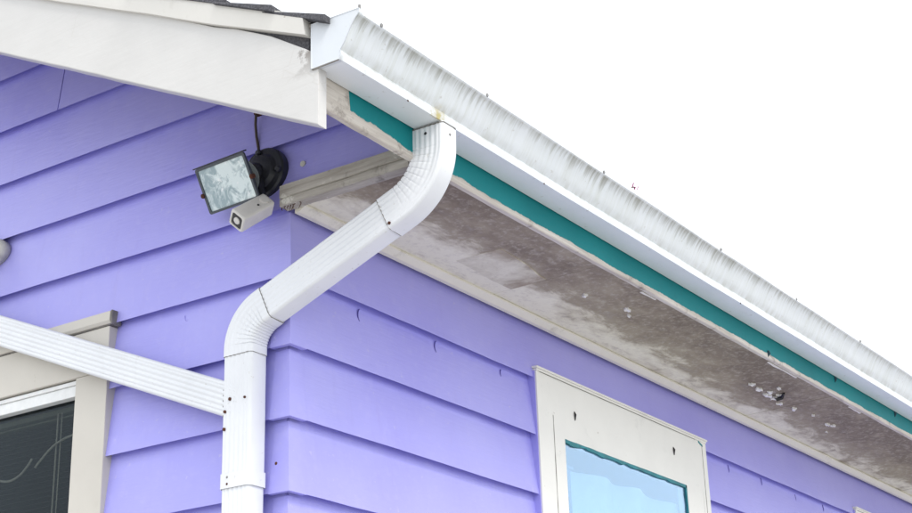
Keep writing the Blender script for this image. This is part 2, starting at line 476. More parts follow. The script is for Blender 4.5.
# nail heads, hammer dents (the small curved marks) and drips on the siding
def disc(fn, u, z, r, d, name, mat, parent, h=.02):
    mb = MB(); n = 10
    mb.rings([[fn(u+r*math.cos(i*2*math.pi/n), d-h, z+r*math.sin(i*2*math.pi/n)) for i in range(n)],
              [fn(u+r*math.cos(i*2*math.pi/n), d, z+r*math.sin(i*2*math.pi/n)) for i in range(n)]])
    return mb.build(name, mat, parent)
def arc_mark(fn, u, z, r, d, a0, a1, wall_):
    mb = MB(); mb.tube([fn(u+r*.6*math.cos(t), d, z+r*math.sin(t)) for t in [a0+(a1-a0)*i/8 for i in range(9)]], [.0006]+[.0016]*7+[.0006], 5)
    return mb.build('hammer_mark', 'purple_dark', wall_)
M['purple_dark'] = mat_plain('bare_dented_paint', (.10, .08, .34), .6)
arc_mark(eave, 1.63, 2.86, .10, -0.0463, 1.7, 4.5, eave_wall)
arc_mark(eave, 3.58, 2.87, .10, -0.0474, 1.7, 4.5, eave_wall)
arc_mark(eave, 5.45, 2.88, .07, -0.0486, 1.7, 4.2, eave_wall)
arc_mark(gable, 1.95, 2.84, .07, -0.0441, 4.0, 6.6, gable_wall).data.materials[0] = M['purple']
disc(gable, .20, .40, .022, .018, 'nail_head', 'rust', gable_wall)
disc(gable, -.20, 4.62, .045, .0, 'nail_head', 'fixture', gable_wall)
for u, z in ((14.3, 2.86), (16.0, 2.88), (17.9, 2.84), (19.6, 2.87), (14.9, 1.88)):
    mb = MB(); mb.tube([eave(u, -.061, z+.10), eave(u+.01, -.050, z), eave(u, -.043, z-.06)], [.0018, .0022, .0008], 5)
    mb.build('paint_drip', 'purple_dark', eave_wall)

# ------------------------------------------------------------------ boxed eave: soffit, cove strip, end board, fascia
XE = LX+2.3
def zin(x): return .0045*max(x, 0)       # the eave climbs a little towards the far end
def zout(x): return .0095*max(x, 0)
def soffit_panel(x0, x1, dz=0):
    mb = MB(); mb.hexa([W(x, y, 4.03+dz+h+(zin(x) if y > -1 else zout(x))) for h in (0, .07) for x, y in ((x0, -2.16), (x1, -2.16), (x1, -.02), (x0, -.02))])
    return mb.build('soffit_panel', 'soffit', house)
so1 = soffit_panel(.03, 4.885)
xs = [4.905, 14.9, 24.9, 34.9, 47.9]
for a_, b_ in zip(xs, xs[1:]):
    soffit_panel(a_, b_-.018, random.uniform(-.008, .008))
# scabbed-on repair piece with ragged edges
v = []; pts = [(3.23, -.60), (3.225, -1.02), (3.24, -1.41), (3.7, -1.385), (4.2, -1.34), (4.62, -1.25), (4.84, -1.24), (4.865, -.95), (4.87, -.56), (4.3, -.545), (3.7, -.575)]
n = len(pts); vv = [W(x+.02*nz(x*3, y*3, 0), y+.02*nz(x*3, y*3, 5), 4.018+.0068*x) for x, y in pts]+[W(x, y, 4.036+.0068*x) for x, y in pts]
obj('patch', vv, [tuple(range(n)), tuple(range(n, 2*n))]+[(i, (i+1) % n, n+(i+1) % n, n+i) for i in range(n)], 'patch', so1, bevel=.001)
# cove strip where soffit meets wall
mb = MB(); rs = []
for i in range(60):
    x = .05+(LX-.1)*i/59*1.0
    w1 = .21+.016*nz(x*.9, 2.2, 0)
    q = zin(x); rs.append([W(x, -.03, 4.026+q), W(x, -.03, 3.925+q+.006*nz(x, 1, 1)), W(x, -.10, 3.93+q), W(x, -w1, 3.995+q), W(x, -w1, 4.026+q)])
mb.rings(rs); mb.build('cove_strip', 'cove', house)
# weathered end board on the gable side of the box, split along its length
mb = MB(); rs = []
for i in range(25):
    y = .085-2.20*i/24
    t_ = 4.305+.010*nz(y*3, 0, 1); b_ = 3.985+.010*nz(y*4, 3, 1); c_ = 4.10+.018*nz(y*1.5, 7, 2)+.02*(i/24)
    rs.append([W(-.05, y, t_), W(-.150, y, t_-.006), W(-.152, y, c_+.012), W(-.122, y, c_), W(-.150, y, c_-.014), W(-.145, y, b_+.006), W(-.02, y, b_), W(.035, y, b_)])
mb.rings(rs); mb.build('end_board', 'wood', house)
mb = MB()
for i in range(7):
    y = .07-.05*i+random.uniform(-.02, .02); mb.tube([W(-.10, y, 4.0), W(-.12+random.uniform(-.03, .03), y+random.uniform(-.04, .04), 3.965), W(-.12, y+random.uniform(-.05, .05), 3.91+random.uniform(-.03, .02))], [.0016, .0012, .0005], 5)
mb.build('cobweb_tuft', 'stem', house)
# fascia
mb = MB(); rs = []
for i in range(150):
    x = -2.16+(XE-.2+2.16)*i/149
    b_ = 4.02+zout(x)+.008*nz(x*.8, 5, 0)+.010*nz(x*3.1, 1, 4)
    rs.append([W(x, -2.25, 5.0+zout(x)), W(x, -2.25, b_+.012), W(x, -2.238, b_), W(x, -2.175, b_-.004), W(x, -2.165, b_+.01), W(x, -2.165, 5.0+zout(x))])
mb.rings(rs); fascia = mb.build('fascia_board', 'teal', house)
# pale batten left along the soffit's outer edge, broken in places
for x0, x1 in ((6.4, 6.9), (11.6, 13.0), (15.9, 16.6)):
    mb = MB(); rs = []; n = max(4, int((x1-x0)*2))
    for i in range(n+1):
        x = x0+(x1-x0)*i/n; a_ = .04+.03*nz(x*2.3, 6, 1)+.02*nz(x*6, 6, 1)
        rs.append([W(x, -2.155, 4.028+zout(x)), W(x, -2.155, 4.012+zout(x)), W(x, -2.155+a_, 4.014+zout(x)), W(x, -2.155+a_, 4.028+zout(x))])
    mb.rings(rs); mb.build('edge_batten', 'cove', house)
# flakes of old paint hanging from the mouldy soffit
for (x, y, r) in ((13.2, -1.27, .11), (13.55, -1.34, .10), (13.75, -1.20, .17), (14.05, -1.22, .12), (13.9, -1.40, .09), (14.55, -1.13, .11), (15.15, -1.20, .12), (12.75, -1.30, .10), (16.9, -1.27, .10), (17.1, -1.32, .09), (15.9, -1.33, .06), (17.5, -1.0, .06), (5.9, -1.35, .07), (7.0, -1.55, .08), (7.3, -1.42, .07), (13.4, -1.6, .06)):
    m_ = 15; ring = []; ring2 = []; ph_ = random.uniform(0, 9)
    for i in range(m_):
        t = i*2*math.pi/m_; q = r*.85*max(.2, .75+.8*nz(ph_, math.cos(t)*1.6, math.sin(t)*1.6)+random.uniform(-.12, .12))
        ring.append(W(x+q*1.35*math.cos(t), y+q*.7*math.sin(t), 4.032+.0072*x)); ring2.append(W(x+q*1.3*math.cos(t), y+q*.66*math.sin(t), 4.012+.0072*x-random.uniform(0, .03)))
    mb = MB(); mb.rings([ring, ring2]); mb.build('paint_flake', 'peel', house)
mb = MB(); mb.tube([W(13.85, -1.52, 4.13), W(13.93, -1.44, 4.07), W(13.9, -1.34, 4.04), W(13.97, -1.27, 4.09)], [.004, .007, .006, .002], 6); mb.build('curled_paint', 'darklens', house)
M['tealdark'] = mat_plain('dark_teal_drip', (.005, .05, .07), .5)
for x, z in ((11.35, 4.22), (14.9, 4.53), (18.6, 4.56)):
    mb = MB(); mb.tube([W(x, -2.252, z+.05), W(x+.03, -2.262, z), W(x, -2.254, z-.07)], [.004, .006, .001], 6); mb.build('paint_run', 'tealdark', fascia)

# ------------------------------------------------------------------ roof: boards, shingle courses, rake board and moulding
roof = empty('roof', (0, 0, 0)); roof.parent = house
XR = -2.33
def slope_pt(x, q, h, side):       # q: courses up the slope from the eave edge (horizontal), h: height above roof boards
    y = -2.25+q
    z = 5.02+PIT*q+h
    return W(x, y if side == 0 else LY-y, z)
rq = LY/2+2.25
def lerp_tab(tab, y):
    if y >= tab[-1][0]: return tab[-1][1]+.49*(y-tab[-1][0])
    for (y0, z0_), (y1, z1_) in zip(tab, tab[1:]):
        if y <= y1: return z0_+(z1_-z0_)*(y-y0)/(y1-y0)
RTOP = [(-2.2, 4.726), (-1.67, 5.086), (-1.32, 5.283), (-.60, 5.611), (.535, 6.196), (2.4, 7.063)]
MBOT = [(-2.25, 4.89), (-1.72, 5.127), (-1.37, 5.281), (-.657, 5.594), (.474, 6.140), (2.33, 7.0)]
for side in (0, 1):
    mb = MB(); p = []
    for h in (0.0, .05):
        p += [slope_pt(XR+.02, -.0, h, side), slope_pt(XE, -.0, h, side), slope_pt(XE, rq, h, side), slope_pt(XR+.02, rq, h, side)]
    mb.hexa(p); mb.build('roof_deck', 'wood', roof)
    nq = int(rq/.80)+1
    for i in range(nq):
        q0 = -.30+i*.80; q1 = min(q0+1.0, rq)
        if q1-q0 < .1: continue
        x0 = XR-.14+random.uniform(-.035, .03); t = .075+random.uniform(-.008, .02)
        a_ = .085; b_ = .06; p = []
        for h0, h1 in ((a_, b_), (a_+t, b_+.028)):
            p += [slope_pt(x0, q0, h0, side), slope_pt(XE+.1, q0, h0, side), slope_pt(XE+.1, q1, h1, side), slope_pt(x0+random.uniform(-.02, .02), q1, h1, side)]
        mb = MB(); mb.hexa(p); mb.build('shingle_course', 'shingle', roof)
    # rake (barge) board: lower edge and upper edge follow the slope, the foot cut plumb
    mb = MB(); rs = []; nn = 90
    for i in range(nn+1):
        y = -2.36+(LY/2+2.36)*i/nn
        zb = 4.449+.497*(y+.785)+.012*nz(y*.7, 1, 2)+.006*nz(y*3, 1, 2); zt = lerp_tab(RTOP, y)
        if y < -.6: zt += .03*nz(y*6.1, 3, 3)
        yy = y if side == 0 else LY-y
        wv = .008*nz(y*.8, 9, 9)
        rs.append([W(XR+.16, yy, zb), W(XR+.012+wv, yy, zb), W(XR+wv, yy, zb+.012), W(XR+wv, yy, zt-.01), W(XR+.012+wv, yy, zt), W(XR+.16, yy, zt)])
    mb.rings(rs); mb.build('rake_board', 'rake', roof, bevel=.001)
    # moulding under the shingles
    mb = MB(); rs = []
    for i in range(nn+1):
        y = -2.20+(LY/2+2.20)*i/nn
        z0 = lerp_tab(MBOT, y)+.004*nz(y, 4, 4); z1 = roof_z(y)+.062 if y > .2 else 5.087+.4565*(y+2.333)+.03
        yy = y if side == 0 else LY-y
        x_ = XR-.06
        rs.append([W(XR+.10, yy, z0), W(x_, yy, z0), W(x_-.012, yy, z0+.05), W(x_-.05, yy, z1-.06), W(x_-.05, yy, z1), W(XR+.10, yy, z1)])
    mb.rings(rs); mb.build('rake_moulding', 'moulding', roof)
    # dark roof-board edge that shows in the gap below the moulding near the foot
    mb = MB(); rs = []
    for i in range(16):
        y = -2.17+3.6*i/15; yy = y if side == 0 else LY-y
        z1 = lerp_tab(MBOT, y)+.02
        rs.append([W(XR+.19, yy, z1-.30), W(XR+.055+.02*nz(y*5, 2, 1), yy, z1-.30), W(XR+.05+.03*nz(y*4, 1, 1), yy, z1+.03), W(XR+.19, yy, z1+.03)])
    mb.rings(rs); mb.build('roof_felt', 'shingle', roof)

# ------------------------------------------------------------------ windows
def window(fn, wallname, cu, op, glass, ctop, mat, hz, sill=-5.2):
    """cu: casing outer span, op: glass span, ctop: top of casing, hz: (head bottom, glass top)"""
    wn = empty('window', (0, 0, 0)); wn.parent = house
    def part(name, a_, b_, m_, bev=.0015):
        mb = MB(); mb.box(a_, b_, fn); return mb.build(name, m_, wn, bevel=bev)
    return wn, part

# eave-side windows (the second one only shows a corner)
for j, (c0, c1) in enumerate(ECAS):
    wn, part = window(eave, None, (c0, c1), None, None, 3.2, 'cream', None)
    wn['label'] = ('white window with pale blue glass and teal paint edges under the soffit', 'far white window showing only its top corner')[j]
    part('casing', (c0, -.10, -5.0), (c0+.49, .094, 2.46), 'cream', 0); part('casing', (c1-.30, -.10, -5.0), (c1, .094, 2.46), 'cream', 0)
    part('head_casing', (c0, -.10, 2.46), (c1, .094, 3.12), 'cream', 0)
    part('drip_cap', (c0-.03, -.05, 3.165), (c1+.03, .135, 3.20), 'cream'); part('cap_moulding', (c0-.005, -.05, 3.124), (c1+.005, .115, 3.162), 'cream')
    part('sill', (c0-.15, -.10, -5.25), (c1+.15, .30, -5.0), 'cream')
    s0, s1 = c0+.50, c1-.31
    ZG = 2.085
    part('sash_stile', (s0+.004, -.10, -4.98), (c0+.86, .0935, ZG), 'cream', 0); part('sash_stile', (c1-1.06, -.10, -4.98), (s1, .0935, ZG), 'cream', 0)
    part('sash_rail', (s0, -.10, ZG), (s1+.01, .0935, 2.46), 'cream', 0); part('sash_rail', (c0+.863, -.10, -4.98), (c1-1.063, .0935, -4.5), 'cream')
    g0, g1 = c0+.86, c1-1.06
    mb = MB(); mb.box((g0-.02, .058, -4.6), (g1+.02, .068, ZG+.02), eave); mb.build('glass_pane', 'glass_b', wn)
    # ragged rest of teal paint round the glass
    def ragged(name, p0, p1, wd, sd):
        mb = MB(); rs = []; n_ = 34
        for i in range(n_+1):
            t = i/n_; u = p0[0]+(p1[0]-p0[0])*t; z = p0[1]+(p1[1]-p0[1])*t
            w_ = wd*(.85+.9*nz(t*9, sd, 0)+.5*nz(t*26, sd, 3))
            w_ = max(w_, .006)
            ho = abs(p1[0]-p0[0]) > abs(p1[1]-p0[1])
            k_ = .012*nz(t*13, sd, 8)
            a1_ = (u, z+.012+k_) if ho else (u+.012+k_, z); b1_ = (u, z-w_) if ho else (u-w_, z)
            rs.append([eave(a1_[0], .100, a1_[1]), eave(b1_[0], .100, b1_[1]), eave(b1_[0], .072, b1_[1]), eave(a1_[0], .072, a1_[1])])
        mb.rings(rs); mb.build(name, 'tealstrip', wn)
    ragged('teal_bead', (g0, ZG), (g1, ZG), .052, 1.0+j); ragged('teal_bead', (g1, ZG), (g1, -4.4), .050, 2.0+j)
    ragged('teal_bead', (c1-.16, 3.055), (c1-.34, 3.115), .03, 4.0+j)
    for uc, zt_ in ((c1-.19, 3.06), (c0+.495, 2.44)):
        mb = MB(); rs = []
        for i in range(60):
            z = zt_-7.4*i/59; w_ = .006+.012*abs(nz(z*4, 2, uc))
            rs.append([eave(uc-w_, .097, z), eave(uc+w_, .097, z), eave(uc+w_, .085, z), eave(uc-w_, .085, z)])
        mb.rings(rs); mb.build('paint_crack', 'sealant', wn)
    for ua_, ub_ in ((c0-.022, c0-.001), (c1+.001, c1+.018)):     # overpainted flanks of the casing
        part('casing_flank', (ua_, -.12, -5.0), (ub_, .070, 3.12), 'purple', 0)
    mb = MB(); mb.tube([eave(c0+.1+.6*i+.1*nz(i, 3, j), .103, 3.118+.004*nz(i*2, 1, 1)) for i in range(11)], [.0006+.0009*abs(nz(i*1.7, 5, 5)) for i in range(11)], 5); mb.build('paint_crack', 'sealant', wn)
    for du, z in ((1.24, 2.60), (5.09, 2.71)):      # turn-clips on the head
        mb = MB(); mb.tube([eave(c0+du, .092, z+.06), eave(c0+du-.01, .118, z), eave(c0+du+.005, .10, z-.10)], [.0014, .0034, .0014], 6); mb.build('turn_clip', 'darklens', wn)
        
# gable window with beige casing
wn, part = window(gable, None, GCAS, None, None, 3.2, 'beige', None)
wn['label'] = 'beige-cased window with dark blind on the gable side'
c0, c1 = GCAS
part('casing', (c0, -.10, -5.0), (c0+.655, .10, 2.28), 'beige'); part('casing', (c1-.655, -.10, -5.0), (c1, .10, 2.28), 'beige')
part('head_casing', (c0, -.10, 2.284), (c1, .104, 2.965), 'beige')
mb = MB(); rs = []
for u in (c0-.05, c1+.05):
    rs.append([gable(u, -.05, 2.985), gable(u, .135, 2.985), gable(u, .165, 3.03), gable(u, .155, 3.175), gable(u, -.05, 3.20)])
mb.rings(rs); mb.build('crown_cap', 'beige', wn, bevel=.001)
mb = MB(); mb.box((c0-.085, -.05, 2.97), (c0-.054, .150, 3.19), gable); mb.build('cap_end', 'sealant', wn, bevel=.002)
mb = MB(); mb.box((c0-.02, -.05, 2.968), (c1+.02, .115, 2.982), gable); mb.build('cap_joint', 'sealant', wn)
part('sill', (c0-.15, -.10, -5.25), (c1+.15, .30, -5.0), 'beige')
part('sash_rail', (c0+.66, -.12, 2.03), (c1-.66, .03, 2.20), 'sash'); part('sash_rail', (c0+.66, -.10, 2.202), (c1-.66, .055, 2.265), 'sash')
part('sash_stile', (c1-.72, -.12, -4.9), (c1-.66, .02, 2.028), 'sash')
mb = MB(); mb.box((c0+.64, -.105, -4.9), (c1-.70, -.095, 2.05), gable); mb.build('glass_pane', 'glass_a', wn)
for a_ in (-.02, .12):   # hairline of old caulk under the head
    pass

# blinds behind the gable window: head rail, slats, cords
bl = empty('venetian_blind', gable(6.5, -.28, 2.0)); tag(bl, 'dark venetian blind with pale cords behind the beige-framed window', 'blind')
mb = MB(); mb.box((4.03, -.40, 1.91), (8.98, -.20, 1.985), gable); mb.build('head_rail', 'rail', bl)
mb = MB(); mb.box((4.03, -.36, 1.845), (8.98, -.22, 1.865), gable); mb.build('valance_strip', 'rail', bl)
z = 1.80; proto = None
zs = []
while z > -4.4: zs.append(z); z -= .078
for z in zs:
    if proto is None:
        mb = MB(); mb.rings([[gable(u, -.335, .012), gable(u, -.285, .012), gable(u, -.235, -.012), gable(u, -.233, -.018), gable(u, -.285, .006), gable(u, -.335, .006)] for u in (4.04, 8.97)])
        vs = [q-gable(0, 0, 0) for q in mb.v]; o = obj('slat', vs, mb.f, 'blind', bl); proto = o
    else:
        o = proto.copy(); C.objects.link(o); o.parent = bl
    o.location = gable(0, 0, z)
for u in (4.60, 4.685):
    mb = MB(); mb.tube([gable(u, -.20, 1.92), gable(u+.005, -.20, 0), gable(u+.01, -.20, -3.8)], .0016 if u < 4.65 else .0022, 6); mb.build('lift_cord', 'cord', bl)
adopt(bl)
# pale tubes added over the blind, imitating curved reflections in the glass
wr = empty('reflection_curves', gable(5.2, -.17, 1.3)); tag(wr, 'tan curves across the dark blind, added as reflections in the glass', 'wire')
for pts in ([(4.02, 1.53), (4.25, 1.525), (4.5, 1.49), (4.75, 1.40), (5.0, 1.22), (5.08, 1.15)], [(5.16, 1.30), (5.25, 1.20), (5.4, 1.09), (5.6, 1.03), (5.8, 1.05), (6.1, 1.15)]):
    mb = MB(); P = [Vector((u, z, 0)) for u, z in pts]; fine = []
    for i in range(len(P)-1):
        p0, p1, p2, p3 = P[max(i-1, 0)], P[i], P[i+1], P[min(i+2, len(P)-1)]
        for k in range(5):
            t = k/5; fine.append(.5*((2*p1)+(p2-p0)*t+(2*p0-5*p1+4*p2-p3)*t*t+(3*p1-p0-3*p2+p3)*t**3))
    fine.append(P[-1])
    mb.tube([gable(q.x, -.165, q.y) for q in fine], .0030, 6); mb.build('wire', 'cord', wr, smooth=True)  # each tube follows one reflected curve
adopt(wr)
# curtain inside the first eave window
def curtain(u0, u1, d, ztop, name, label, fold=7.5, amp=.05):
    n_ = 90; v = []; f = []
    for i in range(n_+1):
        u = u0+(u1-u0)*i/n_; dd = d+amp*math.sin(u*fold+.8*nz(u, 1, 1))+.03*nz(u*2, 3, 1)
        for k, z in enumerate((ztop-.05*((u-u0)/(u1-u0)-.5)**2*4, 0, -2.4, -4.3)): v.append(eave(u, dd*(1+.1*k), z))
        if i:
            for k in range(3): b = 4*i+k; f.append((b-4, b, b+1, b-3))
    o = obj(name, v, f, 'curtain', None, smooth=True)
    so_ = o.modifiers.new('thickness', 'SOLIDIFY'); so_.thickness = .002
    return tag(o, label, 'curtain')
curtain(7.76, 11.95, -.24, 1.80, 'curtain', 'white gathered curtain behind the pale blue pane of the nearer eave window', 4.4, .09)
curtain(22.9, 27.0, -.24, 1.80, 'curtain', 'white curtain in the far eave window at the right edge', 4.4, .09)
mb = MB(); mb.box((7.50, -.22, -4.4), (7.68, -.12, 1.68), eave); mb.box((7.50, -.22, 1.685), (7.80, -.11, 1.75), eave)  # upright added behind the pane to imitate a reflected grey post
tag(mb.build('reflected_post', 'grey_post'), 'grey upright behind the pale blue window, added for a reflected post', 'frame')

# ------------------------------------------------------------------ gutter
GX0 = -2.335
gut = empty('gutter', W(GX0, -2.25, 4.44)); tag(gut, 'white roof gutter streaked with grey algae along the teal fascia', 'gutter')
PROF = [(-2.262, 5.05), (-2.262, 4.455), (-2.275, 4.44), (-2.690, 4.441), (-2.712, 4.532), (-2.712, 4.545), (-2.700, 4.556), (-2.716, 4.575), (-2.752, 4.62), (-2.782, 4.665), (-2.812, 4.72), (-2.846, 4.785), (-2.886, 4.85), (-2.930, 4.91), (-2.970, 4.95), (-2.990, 4.965), (-2.992, 5.022), (-2.984, 5.036), (-2.965, 5.036), (-2.955, 5.02)]
def gz(x): return .0085*(x-GX0)
NS = 110
xs = [GX0+(XE-.1-GX0)*(i/NS)**1.35 for i in range(NS+1)]
v = []; f = []; n_ = len(PROF)
for x in xs:
    for j, (y, z) in enumerate(PROF):
        t = max(0, min(1, (-2.3-y)/.6))
        v.append(W(x, y+t*.012*nz(x*.45, 1, 1)+t*.004*nz(x*2.2, 2, 1), z+gz(x)+t*.010*nz(x*.5, 5, 5)+t*.003*nz(x*2.6, 5, 5)))
for i in range(NS):
    for j in range(n_-1): a_ = i*n_+j; f.append((a_, a_+1, a_+n_+1, a_+n_))
tr = obj('trough', v, f, 'gutter', gut)
for p_ in tr.data.polygons: p_.use_smooth = True
tr.data.set_sharp_from_angle(angle=math.radians(32))
so_ = tr.modifiers.new('sheet', 'SOLIDIFY'); so_.thickness = .0011; so_.offset = 0
# end cap: a plate with a folded flange that wraps the profile
cap = [(-2.262, 5.05)]+PROF[1:17]+[(-2.97, 5.03)]
mb = MB(); n_ = len(cap)
cy = sum(q[0] for q in cap)/n_; cz = sum(q[1] for q in cap)/n_
def capring(x, s_): return [W(x, cy+(y-cy)*s_, cz+(z-cz)*s_) for y, z in cap]
mb.rings([capring(GX0+.06, 1.02), capring(GX0-.010, 1.02), capring(GX0-.014, 1.005), capring(GX0-.006, .965)], caps=False)
mb.f.append(tuple(range(3*n_, 4*n_)))
mb.build('end_cap', 'endcap', gut)
mb = MB(); mb.tube([W(GX0-.004, -2.27, 4.43), W(GX0-.006, -2.48, 4.427), W(GX0-.004, -2.68, 4.432)], .0016, 5); mb.build('sealant_bead', 'sealant', gut)
mb = MB(); mb.tube([W(GX0+.01, -2.985, 5.03), W(GX0+.004, -2.99, 5.075)], .003, 6); mb.build('rim_tab', 'zinc', gut)
for x in (-1.9, .47, 3.70, 7.85, 11.2, 14.6, 18.3, 22.2, 26.2, 30.2):
    z = 4.985+gz(x)
    mb = MB(); n8 = 9
    mb.rings([[W(x+.026*math.cos(i*2*math.pi/n8), -2.985-q, z+.026*math.sin(i*2*math.pi/n8)) for i in range(n8)] for q in (0, .022)]); mb.build('spike_head', 'zinc', gut)
    mb = MB(); mb.tube([W(x, -2.98, z), W(x, -2.2, z)], .003, 6); mb.build('spike', 'zinc', gut)
for x in (-.95, 2.4, 9.2):
    mb = MB(); mb.tube([W(x, -2.692, 4.442+gz(x)), W(x+.02, -2.69, 4.43+gz(x))], .0014, 5); mb.build('drip_spot', 'rust', gut)
adopt(gut)

# ------------------------------------------------------------------ downspouts: corrugated rectangular pipe swept on a path
def profile(a_, b_, r=.055, ribs=5, amp=.011):
    """wide side a_ along local v, narrow side b_ along local u; ribs on both wide faces (u = +-b/2)"""
    p = []
    def face(sgn):
        q = []; n = 32
        for i in range(n+1):
            t = -1+2*i/n; vv_ = t*(a_/2-r)
            ph = (t*.5+.5)*ribs
            q.append((sgn*(b_/2-amp*(.5+.5*math.cos(ph*2*math.pi))*(1 if abs(t) < .97 else .3)), vv_*sgn))
        return q
    def corner(su, sv, a0):
        return [(su*(b_/2-r)+r*math.cos(a0+t), sv*(a_/2-r)+r*math.sin(a0+t)) for t in (math.pi*.12, math.pi*.25, math.pi*.38)]
    p += face(1); p += corner(1, 1, 0); p += [(u*(b_/2-r), a_/2) for u in (1, 0, -1)]; p += corner(-1, 1, math.pi/2)
    p += face(-1); p += corner(-1, -1, math.pi); p += [(u*(b_/2-r), -a_/2) for u in (-1, 0, 1)]; p += corner(1, -1, math.pi*1.5)
    return p

def frame_ring(c, u, v_, prof, s_=1.0, pleat=0.0):
    return [W(*(Vector(c)+u*(pu*s_)+v_*(pv*s_+(-pleat if pv < 0 else 0)*(.5-pv)))) for pu, pv in prof]

def pipe(name, c0, c1, u, prof, parent, s_=1.0, n=10, mat='metal', wob=.004):
    c0, c1 = Vector(c0), Vector(c1); t = (c1-c0).normalized(); v_ = t.cross(u).normalized(); uu = v_.cross(t)
    rs = []
    for i in range(n+1):
        c = c0.lerp(c1, i/n); rs.append(frame_ring(c+uu*wob*nz(i*.6, c.z, 1), uu, v_, prof, s_))
    mb = MB(); mb.rings(rs, caps=False)
    o = mb.build(name, mat, parent, smooth=True); o.data.set_sharp_from_angle(angle=math.radians(50))
    return o

def elbow(name, c0, ctr, c1, u, prof, parent, r, s_=1.0, lead=.12, inner=-1, pleats=9):
    """bend at ctr between directions c0->ctr and ctr->c1; inner: sign of v on the inside of the bend"""
    c0, ctr, c1 = map(Vector, (c0, ctr, c1)); d0 = (ctr-c0).normalized(); d1 = (c1-ctr).normalized()
    ang = d0.angle(d1); tl = r*math.tan(ang/2); p0 = ctr-d0*tl; p1 = ctr+d1*tl
    n0 = (d1-d0*d0.dot(d1)).normalized(); o_ = p0+n0*r
    rs = []; path = [(p0-d0*lead, d0, 0)]
    N = pleats*10
    for i in range(N+1):
        t = ang*i/N; pos = o_+(-n0*math.cos(t)+d0*math.sin(t))*r; tan = d0*math.cos(t)+n0*math.sin(t)
        ph = (i % 10)/10; pl = (math.exp(-((ph-.5)/.085)**2))*(1 if 2 < i < N-2 else 0)
        path.append((pos, tan, pl))
    path.append((p1+d1*lead, d1, 0))
    for c, t, pl in path:
        v_ = t.cross(u).normalized(); uu = v_.cross(t)
        ring = []
        for pu, pv in prof:
            iv = inner*pv                       # positive on the inside of the bend
            w_ = max(0, min(1, (iv+.17)/.32))
            k = 1-pl*.045*w_; ring.append(W(*(c+uu*(pu*s_*(1-pl*.075*w_))+v_*(pv*s_*k))))
        rs.append(ring)
    mb = MB(); mb.rings(rs, caps=False)
    o = mb.build(name, 'metal', parent, smooth=True); o.data.set_sharp_from_angle(angle=math.radians(50))
    return o, p0-d0*lead, p1+d1*lead

PR = profile(.505, .345)
PRE = profile(.505, .345, ribs=5, amp=.010)
ds = empty('downspout', W(-.25, .53, -14.4)); tag(ds, 'white corrugated downspout bending from gutter to house corner', 'downspout')
V0 = Vector((-.05, -2.47, 4.47)); V1 = Vector((-.06, -2.46, 3.66)); V2 = Vector((-.26, .555, 2.34)); V3 = Vector((-.26, .555, -14.2))
UX = Vector((1, 0, 0))
e1, t0, t1 = elbow('upper_elbow', V0, V1, V2, UX, PRE, ds, .80, 1.03, .245, inner=-1)
pipe('outlet_collar', V0, t0-Vector((0, 0, .15)), UX, PR, ds, .93, 4)
e2, t2, t3 = elbow('lower_elbow', V1, V2, V3, UX, PRE, ds, .56, 1.03, .10, inner=1)
pipe('slanted_pipe', t1-(V2-V1).normalized()*.12, t2+(V2-V1).normalized()*.06, UX, PR, ds, .985, 16)
pipe('upright_pipe', t3+Vector((0, 0, .08)), (-.26, .555, .16), UX, PR, ds, .985, 12)
pipe('upright_pipe', (-.26, .555, .22), V3, UX, PR, ds, .955, 40)
def bead(c, t, s_, name='joint_line', r=.0013):
    c = Vector(c); t = Vector(t).normalized(); v_ = t.cross(UX).normalized(); uu = v_.cross(t)
    mb = MB(); mb.tube([W(*(c+uu*pu*s_+v_*pv*s_)) for pu, pv in PR[::3]]+[W(*(c+uu*PR[0][0]*s_+v_*PR[0][1]*s_))], r, 5)
    return mb.build(name, 'sealant', ds)
dd_ = (V2-V1)
bead(t1, dd_, 1.022, r=.0010); bead(t2, dd_, 1.022, r=.0009); bead(t3, (0, 0, -1), 1.022, r=.0007); bead(Vector((-.05, -2.47, 4.436)), (0, 0, -1), 1.03, r=.0013)
# strap round the upright pipe
ring = [[W(*(Vector((-.26, .555, z))+Vector((pu*1.03, -pv*1.03, 0)))) for pu, pv in profile(.512, .352, amp=.001)] for z in (.07, .075, .265, .27)]
mb = MB(); mb.rings(ring, caps=False); st = mb.build('strap', 'metal', ds); q = st.modifiers.new('sheet', 'SOLIDIFY'); q.thickness = .0012
def screw(x, y, z, r, mat='rust', name='screw', nrm=(-1, 0, 0)):
    nv = Vector(nrm).normalized(); a_ = nv.orthogonal().normalized(); b_ = nv.cross(a_); c = Vector((x, y, z)); k = 8
    mb = MB(); mb.rings([[W(*(c+nv*h+(a_*math.cos(i*2*math.pi/k)+b_*math.sin(i*2*math.pi/k))*rr)) for i in range(k)] for h, rr in ((-.012, r), (.010, r), (.016, r*.6))])
    return mb.build(name, mat, ds)
FX = -.432
screw(FX, .66, 1.27, .024); screw(FX, .40, 1.25, .018); screw(FX, .745, 1.11, .022); screw(FX, .75, .87, .024); screw(FX, .67, .215, .018, 'zinc'); screw(FX, .67, .125, .018, 'rust')
screw(-.225, -2.46, 4.33, .022, 'darklens'); screw(-.06, -2.725, 4.30, .02, 'zinc', nrm=(0, -1, 0))
tt = t1-dd_.normalized()*.05
dn = dd_.normalized(); vn = dn.cross(UX).normalized()
q = tt+vn*(.20 if vn.z < 0 else -.20); screw(q.x-.18, q.y, q.z, .022)
adopt(ds)

